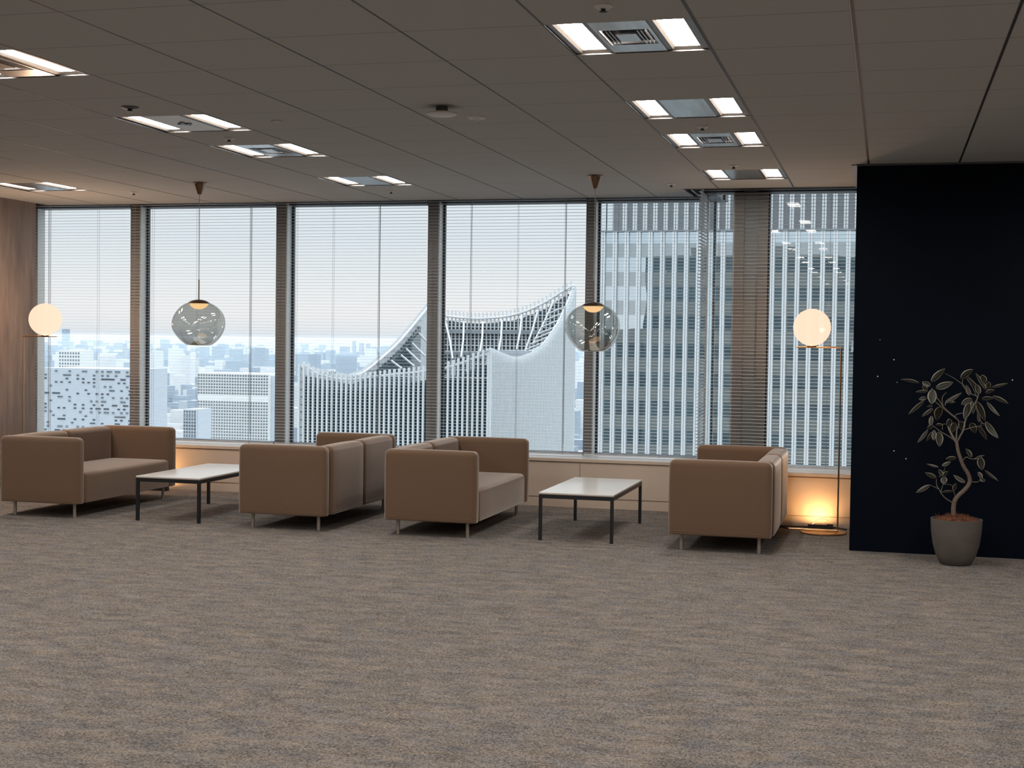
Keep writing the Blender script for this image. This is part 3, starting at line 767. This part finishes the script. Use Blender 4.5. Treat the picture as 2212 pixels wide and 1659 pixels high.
for (fr, x0, y0, x1, y1, wpx) in leaves:
    f = A if fr == 'A' else B; sc_ = 7.541 if fr == 'A' else 3.319
    dy0 = rnd.uniform(-.05, .05); dy1 = dy0+rnd.uniform(-.05, .05)
    p0, p1 = f(x0, y0, dy0), f(x1, y1, dy1)
    wd = .78*wpx/sc_/(FPX/10.0)              # width in metres
    ax = (p1-p0); side = Vector((0, -1, 0)).cross(ax).normalized()
    tilt = rnd.uniform(-.5, .5)
    nrm = side.cross(ax).normalized()
    side = (side*math.cos(tilt)+nrm*math.sin(tilt)).normalized(); nrm = side.cross(ax).normalized()
    nl, nw = 12, 8; k_ = len(lv); bend = rnd.uniform(.02, .08)*ax.length
    hw0 = wd/2/max(.6, math.cos(tilt))
    for a in range(nl+1):
        s_ = a/nl; hw = hw0*(math.sin(math.pi*min(1, s_**.85))**.75 if 0 < s_ < 1 else .04)
        for b_ in range(nw+1):
            t_ = b_/nw*2-1
            p = p0+ax*s_+side*(t_*hw)+nrm*(bend*math.sin(math.pi*s_)+abs(t_)*hw*.22)
            lv.append(tuple(p))
            e_ = max(abs(t_), (s_-.80)/.2 if s_ > .8 else 0)
            rim.append(max(e_ if e_ > .6 else 0, .80 if abs(t_) < .05 and s_ < .9 else 0))
    for a in range(nl):
        for b_ in range(nw):
            lf.append((k_+a*(nw+1)+b_, k_+(a+1)*(nw+1)+b_, k_+(a+1)*(nw+1)+b_+1, k_+a*(nw+1)+b_+1))
me = bpy.data.meshes.new('foliage'); me.from_pydata(lv, [], lf); me.update()
at_ = me.attributes.new('rim', 'FLOAT', 'POINT'); at_.data.foreach_set('value', rim)
for p in me.polygons: p.use_smooth = True
me.materials.append(M['leaf']); o = bpy.data.objects.new('foliage', me); COL.objects.link(o); o.parent = pp
sd = o.modifiers.new('thick', 'SOLIDIFY'); sd.thickness = .0012

# ================================================================== OUTSIDE
M['fin'] = simple('white_fin', (.64, .68, .70), .5)
M['fin_far'] = simple('pale_fin', (.58, .61, .63), .5)
M['dark_glass'] = simple('dark_glass', (.030, .060, .075), .12, 0.0, .8)
M['pale_wall'] = simple('pale_wall', (.68, .70, .69), .8)
M['pale_blue_wall'] = simple('pale_blue_wall', (.46, .52, .58), .8)
M['window_dark'] = simple('window_dark', (.07, .09, .11), .3)
M['grey_panel'] = noisy('grey_panel', (.27, .285, .30), (.31, .325, .34), scale=(1, 1, 6), nscale=.5, rough=.8)
M['roof'] = simple('roof_grey', (.22, .25, .27), .8)
M['city_a'] = simple('city_white', (.60, .62, .63), .8)
M['city_b'] = simple('city_grey', (.36, .40, .44), .8)
M['city_c'] = simple('city_blue', (.24, .30, .36), .8)
M['ground'] = noisy('city_ground', (.20, .23, .24), (.42, .44, .45), nscale=.02, rough=.9, detail=6)
# mirror glass of the striped tower: glass bands and spandrel bands per storey
m, n, b = new_mat('tower_glass')
t = n.nodes.new('ShaderNodeTexCoord'); sx = n.nodes.new('ShaderNodeSeparateXYZ'); n.links.new(t.outputs['Object'], sx.inputs[0])
fz = mth('FRACT', mth('DIVIDE', mth('ADD', sx.outputs['Z'], 400.6), 4.02), 0)
band = mth('LESS_THAN', fz, .50)
nn = nz((.25, 1, .6), .9, 4, 1.0)
nr_ = n.nodes.new('ShaderNodeValToRGB'); nr_.color_ramp.elements[0].color = (.012, .040, .058, 1); nr_.color_ramp.elements[1].color = (.05, .10, .125, 1)
n.links.new(nn, nr_.inputs[0])
mxb = n.nodes.new('ShaderNodeMix'); mxb.data_type = 'RGBA'; n.links.new(band, mxb.inputs[0]); n.links.new(nr_.outputs[0], mxb.inputs[6]); mxb.inputs[7].default_value = (.25, .27, .26, 1)
n.nodes.remove(b)
df = n.nodes.new('ShaderNodeBsdfDiffuse'); n.links.new(mxb.outputs[2], df.inputs[0])
gg = n.nodes.new('ShaderNodeBsdfGlossy'); gg.inputs['Roughness'].default_value = .0; gg.inputs[0].default_value = (.80, .92, 1.0, 1)
wv = nz((1, 1, 1), .10, 2, 0); bp = n.nodes.new('ShaderNodeBump'); bp.inputs['Strength'].default_value = .06; bp.inputs['Distance'].default_value = .35
n.links.new(wv, bp.inputs['Height']); n.links.new(bp.outputs[0], gg.inputs['Normal'])
ms = n.nodes.new('ShaderNodeMixShader'); n.links.new(mth('SUBTRACT', .80, mth('MULTIPLY', band, .45)), ms.inputs[0])
n.links.new(df.outputs[0], ms.inputs[1]); n.links.new(gg.outputs[0], ms.inputs[2]); n.links.new(ms.outputs[0], n.nodes['Material Output'].inputs[0])
M['tower_glass'] = m

# our own tower around the room (seen as the dark reflection in the striped tower)
own = thing('office_tower', (0, 0, 0), 'dark office tower that holds this lounge, seen only mirrored in the striped tower', 'building')
M['own'] = noisy('own_facade', (.045, .06, .065), (.12, .14, .14), scale=(.2, 1, 1), nscale=.35, rough=.8)
mb = MB(); mb.box(-64, 40, 0, 12.7, CZ+.5, 25); mb.box(-64, 40, 0, 12.7, -120, -.5); mb.box(-64, XL-.5, 0, 12.7, -.5, CZ+.5); mb.box(XR+.5, 40, 0, 12.7, -.5, CZ+.5)
mb.box(-52, -47, 2, 10, 25, 27.5); mb.box(-40, -33, 2, 10, 25, 28.5); mb.box(-30, -24, 2, 10, 25, 27.5); mb.box(-80, -64, -6, 6, -120, 5.5)
mb.build('facade', 'own', own)

# striped tower on the right
TY = 195.0
tp = thing('striped_tower', (-8, TY, -110), 'tall glass tower with white vertical fins outside the right windows', 'building')
def put(o, par):    # keep world placement while parenting to an unrotated empty
    o.parent = par; o.matrix_parent_inverse = Matrix.Translation(par.location).inverted(); return o
xa, xb = at(1291, 700, TY).x, 26.0
zt = at(1500, 500.5, TY).z
put(MB().box(xa, xb, TY, TY+40, -110, zt).build('glass_facade', 'tower_glass'), tp)
step = at(1325.3, 700, TY).x-at(1300, 700, TY).x
fx = at(1301.5, 700, TY).x
f = MB(); x = fx - step
while x < xb:
    for d in (-.31, .02):
        f.box(x+d, x+d+.27, TY-.5, TY, -110, zt+.05)
    x += step
put(f.build('vertical_fins', 'fin'), tp)
put(MB().box(xa, xb, TY-.55, TY+1, zt, zt+.22).build('parapet', 'roof'), tp)
# upper block, set back
TU = 214.0
xu = at(1301, 450, TU).x; zb_ = zt-8
put(MB().box(xu+1.5, xb, TU, TU+25, zb_, 70).build('upper_wall', 'grey_panel'), tp)
f = MB(); f.box(xu, xu+.85, TU-1.2, TU+3, zb_, 70); f.box(xu+1.05, xu+1.9, TU-1.2, TU+3, zb_, 70)
su = at(1522.4, 450, TU).x-at(1500, 450, TU).x; x = at(1351.5, 450, TU).x
while x < xb:
    f.box(x-.30, x-.02, TU-.8, TU, zb_, 70); f.box(x+.06, x+.34, TU-.8, TU, zb_, 70); x += su
put(f.build('upper_fins', 'fin'), tp)

# lattice-crowned tower in the middle
LF, LB_, LXL, LXR, LZ0 = 300.0, 385.0, -131.4, -85.5, -112.0
lt = thing('lattice_tower', ((LXL+LXR)/2, LF+40, LZ0), 'tower with a white lattice facade rising into a curved peaked crown', 'building')
def interp(pts, x):
    if x <= pts[0][0]: return pts[0][1]
    for (a, za), (b_, zb) in zip(pts, pts[1:]):
        if x <= b_: return za+(zb-za)*(x-a)/(b_-a)
    return pts[-1][1]
front = [(645, 787), (660, 780), (683, 796), (719, 806), (752, 809), (781, 806), (817, 801), (853, 797), (914, 791), (961, 783), (998, 772), (1034, 758), (1057, 753)]
FR = [((at(a, b_, LF)).x, at(a, b_, LF).z) for a, b_ in front]
rightp = [(1057, 753), (1084, 765), (1106, 773), (1124, 773), (1149.5, 763), (1178, 741), (1207, 700), (1229, 655), (1244, 615)]
def on_x(px, py, X):
    d = F_ + R_*((px-W_/2)/FPX) - U_*((py-H_/2)/FPX); return CAM+d*(X/d.x)
RT_ = [(on_x(a, b_, LXR).y, on_x(a, b_, LXR).z) for a, b_ in rightp]
leftp = [(752, 809), (781, 799), (817, 771), (853, 739), (882, 706), (900, 684), (918, 662), (935, 640)]
LT_ = [(LF, FR[0][1])] + [(on_x(a, b_, LXL).y, on_x(a, b_, LXL).z) for a, b_ in leftp]
LB2 = LT_[-1][0]
backp = [(935, 668), (961, 677), (998, 682), (1034, 684), (1070, 682), (1106, 677), (1142, 666), (1178, 649), (1215, 626), (1240, 612)]
BK = [(at(a, b_, LB_).x, at(a, b_, LB_).z) for a, b_ in backp]
sp_ = 1.165
def fins_x(Y, pts, x0, x1, d, zb, w=.42, up=.0):
    g_ = MB(); x = x0
    while x <= x1+.01:
        g_.box(x-w/2, x+w/2, Y-d, Y+d, zb, interp(pts, x)+up); x += sp_
    return g_
def fins_y(X, pts, y0, y1, d, zb, w=.42, up=.0):
    g_ = MB(); y = y0
    while y <= y1+.01:
        g_.box(X-d, X+d, y-w/2, y+w/2, zb, interp(pts, y)+up); y += sp_
    return g_
put(fins_x(LF, FR, LXL, LXR, .35, LZ0).build('front_fins', 'fin'), lt)
put(fins_y(LXR, RT_, LF, RT_[-1][0], .35, LZ0, up=.3).build('right_fins', 'fin'), lt)
put(fins_y(LXL, LT_, LF, LB2, .30, -40, w=.34).build('left_fins', 'fin_far'), lt)
put(fins_x(LB_, BK, BK[0][0], LXR, .30, -30, w=.34, up=1.1).build('rear_fins', 'fin_far'), lt)
h = MB()
z = LZ0
while z < 25:                      # floor rails behind the fins
    # front / right rails only below the crown line
    xs = [LXL+q*(LXR-LXL)/30 for q in range(31)]
    for a, b_ in zip(xs, xs[1:]):
        if min(interp(FR, a), interp(FR, b_)) > z+.3 and round((z-LZ0)/1.75) % 12 == 0: h.box(a, b_, LF+.1, LF+.3, z, z+.2)
    ys = [LF+q*(RT_[-1][0]-LF)/40 for q in range(41)]
    for a, b_ in zip(ys, ys[1:]):
        if min(interp(RT_, a), interp(RT_, b_)) > z+.3: h.box(LXR-.3, LXR-.1, a, b_, z, z+.28)
        if z > -30 and min(interp(LT_, a), interp(LT_, b_)) > z+.3: h.box(LXL+.1, LXL+.3, a, b_, z, z+.3)
    if z > -30:
        xs2 = [BK[0][0]+q*(LXR-BK[0][0])/30 for q in range(31)]
        for a, b_ in zip(xs2, xs2[1:]):
            if min(interp(BK, a), interp(BK, b_)) > z+.3: h.box(a, b_, LB_-.1, LB_+.2, z, z+.24)
    z += 1.75
put(h.build('floor_rails', 'fin_far'), lt)
# glass body below the crown and the dark deck inside
gb = MB(); zr = -13.5
gb.box(LXL+.8, LXR-.8, LF+.8, LB_-1, LZ0, zr)
put(gb.build('glass_body', 'dark_glass'), lt)
gb = MB()
xs = [LXL+.9+q*(LXR-LXL-1.8)/30 for q in range(31)]
for a, b_ in zip(xs, xs[1:]):
    gb.box(a, b_, LF+.9, LF+1.2, zr, min(interp(FR, a), interp(FR, b_))-3.2)
ys = [LF+1+q*(LB_-LF-2)/40 for q in range(41)]
for a, b_ in zip(ys, ys[1:]):
    zr2 = min(interp(RT_, a), interp(RT_, b_)); gb.box(LXR-1.0, LXR-.7, a, b_, zr, min(zr2-1.0, 6.2))
    zl = min(interp(LT_, a), interp(LT_, b_))-2.4
    if zl > zr: gb.box(LXL+.7, LXL+1.0, a, b_, zr, zl)
xs = [BK[0][0]+q*(LXR-BK[0][0])/40 for q in range(41)]
for a, b_ in zip(xs, xs[1:]): gb.box(a, b_, LB_+.45, LB_+.7, zr, min(interp(BK, a), interp(BK, b_))-1.9)
put(gb.build('crown_lining', 'dark_glass'), lt)
g2 = MB()
zc_ = at(1000, 714, LB_).z
g2.box(BK[0][0], LXR, LB_-1.6, LB_-.9, zc_-.7, zc_+.35)
g2.box(BK[0][0], LXR, LB_-1.6, LB_-.9, at(1000, 762, LB_).z-.4, at(1000, 762, LB_).z+.2)
put(g2.build('walkway', 'roof'), lt)
g3 = MB()
# top chords
def chord(fn, pts, r, zoff=-.3):
    L_ = [Vector(fn(a, z_+zoff)) for a, z_ in pts]; g3.tube(smooth_line(L_, 4), r, 6)
chord(lambda a, z_: (a, LB_-.6, z_), BK, .32, -.6)
chord(lambda a, z_: (LXR-.6, a, z_), RT_, .30, -.2)
chord(lambda a, z_: (LXL+.6, a, z_), LT_[1:], .34, -.6)
chord(lambda a, z_: (a, LF+.6, z_), FR, .25, -1.2)
# raking struts inside the rear crown
for (xt, yt, xb2, yb2) in ((961, 690, 978, 775), (1002, 695, 996, 772), (1043, 695, 1037, 760), (1084, 692, 1077, 762), (1127, 680, 1116, 755), (1162, 670, 1133, 762), (1196, 650, 1150, 745)):
    a = at(xt, yt, LB_-1.5); b_ = at(xb2, yb2, LB_-9); mid = (a+b_)/2+Vector((.25, 0, 0))
    g3.tube([a, mid, b_], .30, 6)
for (xt, yt, xb2, yb2) in ((905, 720, 921, 737), (890, 741, 918, 769), (877, 753, 908, 783), (866, 767, 895, 791), (845, 779, 868, 796)):
    a = on_x(xt, yt, LXL+1.2); b_ = at(xb2, yb2, a.y); g3.tube([a, b_], .30, 6)
for q in range(14):
    y = LF+26+q*4; a = Vector((LXR-.8, y, interp(RT_, y)-.6)); b_ = Vector((LXR-6.5, y+3.2, interp(RT_, y)-2.6 if interp(RT_, y) > 0 else zr+2)); g3.tube([a, b_], .22, 5)
put(g3.build('crown_struts', 'fin_far'), lt)
put(MB().box(LXL+1.5, LXR-1.5, LF+2, LB_-2, zr-.2, zr+.05).build('roof_deck', 'roof'), lt)
put(MB().box(at(1085, 770, 345).x, at(1150, 770, 345).x, 338, 352, zr, at(1110, 757, 345).z).build('plant_room', 'city_b'), lt)

# mid-distance gridded towers
def grid_tower(px0, px1, py0, Y, depth, cols, rows, label, wall, name='gridded_tower', z0=-130, win=.45, zrow=None, skip=None, seed=1, win_h=.45):
    a = at(px0, py0, Y); b_ = at(px1, py0, Y); x0_, x1_, z1_ = a.x, b_.x, (a.z+b_.z)/2
    t_ = thing(name, ((x0_+x1_)/2, Y+depth/2, z0), label, 'building')
    put(MB().box(x0_, x1_, Y, Y+depth, z0, z1_).build('walls', wall), t_)
    w_ = MB(); cw = (x1_-x0_)/cols; rnd_ = random.Random(seed)
    zr_ = zrow or cw*1.25
    for r in range(rows):
        for c_ in range(cols):
            if skip and skip(r, c_, rnd_): continue
            xx = x0_+(c_+.5)*cw; zz = z1_-(r+.8)*zr_
            w_.box(xx-cw*win/2, xx+cw*win/2, Y-.25, Y+.2, zz-zr_*win_h/2, zz+zr_*win_h/2)
    put(w_.build('windows', 'window_dark'), t_)
    return t_
gt = grid_tower(427, 580, 806, 880, 30, 27, 46, 'pale office tower with a dense grid of square windows behind the second blind', 'pale_wall', seed=2,
                zrow=2.05, win=.58, win_h=.6, skip=lambda r, c_, q: 7 <= r <= 8)
gt2 = grid_tower(396, 424, 884, 700, 18, 5, 40, 'slim pale tower with rounded shoulders left of the gridded tower', 'pale_blue_wall', name='slim_tower', zrow=1.9, win=.55, win_h=.7)
put(MB().box(at(581, 812, 884).x, at(598, 812, 884).x, 884, 905, -130, at(590, 812, 884).z).build('rear_wing', 'pale_blue_wall'), gt)
grid_tower(127, 173, 757, 1500, 30, 8, 6, 'distant pale block with a grid of square windows, far left', 'pale_wall', name='gridded_block', zrow=4.2, win=.5, win_h=.55, z0=-150)
rnd_s = lambda r, c_, q: q.random() > (.22 if c_ < 20 else .35)
grid_tower(84, 284, 796, 520, 30, 34, 34, 'broad pale blue office block with scattered dark window strips, lower left', 'pale_blue_wall', name='office_block', zrow=1.55, win=.85, win_h=.40, skip=rnd_s, seed=5)
# round-topped distant tower
p0 = at(727, 762, 2600); p1 = at(770, 762, 2600)
rt = thing('round_tower', ((p0.x+p1.x)/2, 2600, -130), 'blue-grey round-topped tower on the hazy skyline', 'building')
R0 = (p1.x-p0.x)/2; ztp = p0.z
MB().lathe([(R0, 0), (R0, ztp+130-10), (R0*.86, ztp+130-3), (R0*.5, ztp+130+1), (.1, ztp+130+1.5)], seg=24).build('tower_body', 'city_c', rt, smooth='auto')

# city carpet of far buildings
MB().quad((-16000, 60, -131), (9000, 60, -131), (9000, 16000, -131), (-16000, 16000, -131)).build('ground', 'ground')['kind'] = 'structure'
rnd = random.Random(21)
cube = {}
for mname in ('city_a', 'city_b', 'city_c'):
    mb = MB().box(-.5, .5, -.5, .5, 0, 1)
    me = bpy.data.meshes.new('city_building'); me.from_pydata(mb.v, [], mb.f); me.materials.append(M[mname]); cube[mname] = me
cells = []
Yc = 1150.0
while Yc < 12500:
    st = 34 if Yc < 3200 else 75
    x_lo, x_hi = at(20, 730, Yc).x, at(1330, 730, Yc).x
    x = x_lo
    while x < x_hi:
        if rnd.random() < (.50 if Yc < 3200 else .34): cells.append((x, Yc, st))
        x += st
    Yc += st if Yc < 3200 else st*1.6
keep_out = [(at(127, 757, 1500).x-16, at(173, 757, 1500).x+16, 1480, 1560), (at(727, 762, 2600).x-30, at(770, 762, 2600).x+30, 2540, 2660)]
cells = [c for c in cells if not any(k0-st_ < c[0] < k1+st_ and y0-st_ < c[1] < y1+st_ for k0, k1, y0, y1 in keep_out for st_ in (c[2]*.5,))]
near_cells = [c for c in cells if c[1] < 3200 and at(80, 730, c[1]).x < c[0] < at(930, 730, c[1]).x]
rnd.shuffle(near_cells); chosen = set(near_cells[:260])
big = MB(); bigb = MB()
for cell in cells:
    cx0, cy0, st = cell; near = st == 34
    w_, d_ = rnd.uniform(.35, .85)*st, rnd.uniform(.35, .8)*st
    x, Y = cx0+rnd.uniform(-1, 1)*(st-w_)*.45, cy0+rnd.uniform(-1, 1)*(st-d_)*.45
    hh = rnd.choice((8, 10, 12, 14, 18, 24, 30, 45)) * (rnd.uniform(.8, 1.3))*(1 if near else 1.5)
    if rnd.random() < .015: hh *= 2.2
    mname = rnd.choice(('city_a', 'city_a', 'city_b', 'city_b', 'city_c'))
    if cell in chosen:
        o = bpy.data.objects.new('city_building', cube[mname]); COL.objects.link(o); o.location = (x, Y, -131); o.scale = (w_, d_, hh)
        tag(o, {'city_a': 'small white building', 'city_b': 'small grey building', 'city_c': 'small blue-grey building'}[mname] + ' in the hazy city seen through the left windows',
            'building', 'city buildings outside')
    else:
        (big if mname == 'city_a' else bigb).box(x-w_/2, x+w_/2, Y-d_/2, Y+d_/2, -131, -131+hh)
tag(big.build('distant_city', 'city_a'), 'mass of tiny white buildings in the far hazy city', 'city', kind='stuff')
tag(bigb.build('distant_city', 'city_c'), 'mass of tiny grey-blue buildings in the far hazy city', 'city', kind='stuff')
# taller skyline pieces
for (px, py, w_, Y, mname, l) in ((345, 752, 9, 4200, 'city_b', 'thin grey skyline tower left of the left pendant'), (270, 742, 8, 5200, 'city_b', 'pale skyline tower beside the first dark mullion'),
        (765, 737, 7, 6500, 'city_b', 'first of the faint skyline towers right of the round-topped one'), (781, 741, 9, 6500, 'city_b', 'second faint skyline tower right of the round-topped one'),
        (795, 742, 8, 6500, 'city_b', 'third faint skyline tower, nearest the lattice crown'), (562, 751, 18, 4000, 'city_c', 'broad blue-grey skyline block right of the left pendant'),
        (680, 765, 22, 3000, 'city_c', 'low blue-grey block before the round-topped tower'), (405, 758, 8, 4000, 'city_b', 'narrow grey tower under the left pendant')):
    p = at(px, py, Y); ww = w_*Y/FPX
    o = bpy.data.objects.new('skyline_tower', cube[mname]); COL.objects.link(o); o.location = (p.x, Y, -131); o.scale = (ww, ww, p.z+131)
    tag(o, l, 'building', 'skyline towers')

# haze over the city
HAZE = .00024
m = bpy.data.materials.new('haze'); m.use_nodes = True; n = m.node_tree; n.nodes.clear()
o_ = n.nodes.new('ShaderNodeOutputMaterial'); vsn = n.nodes.new('ShaderNodeVolumeScatter'); vsn.inputs['Color'].default_value = (.19, .25, .315, 1)
vsn.inputs['Density'].default_value = HAZE; vsn.inputs['Anisotropy'].default_value = .0
n.links.new(vsn.outputs[0], o_.inputs['Volume'])
ob = MB().box(-15500, 8500, 420, 15500, -130.5, 6).build('city_haze', m)
tag(ob, 'thin blue haze hanging over the distant city', 'haze', kind='stuff')
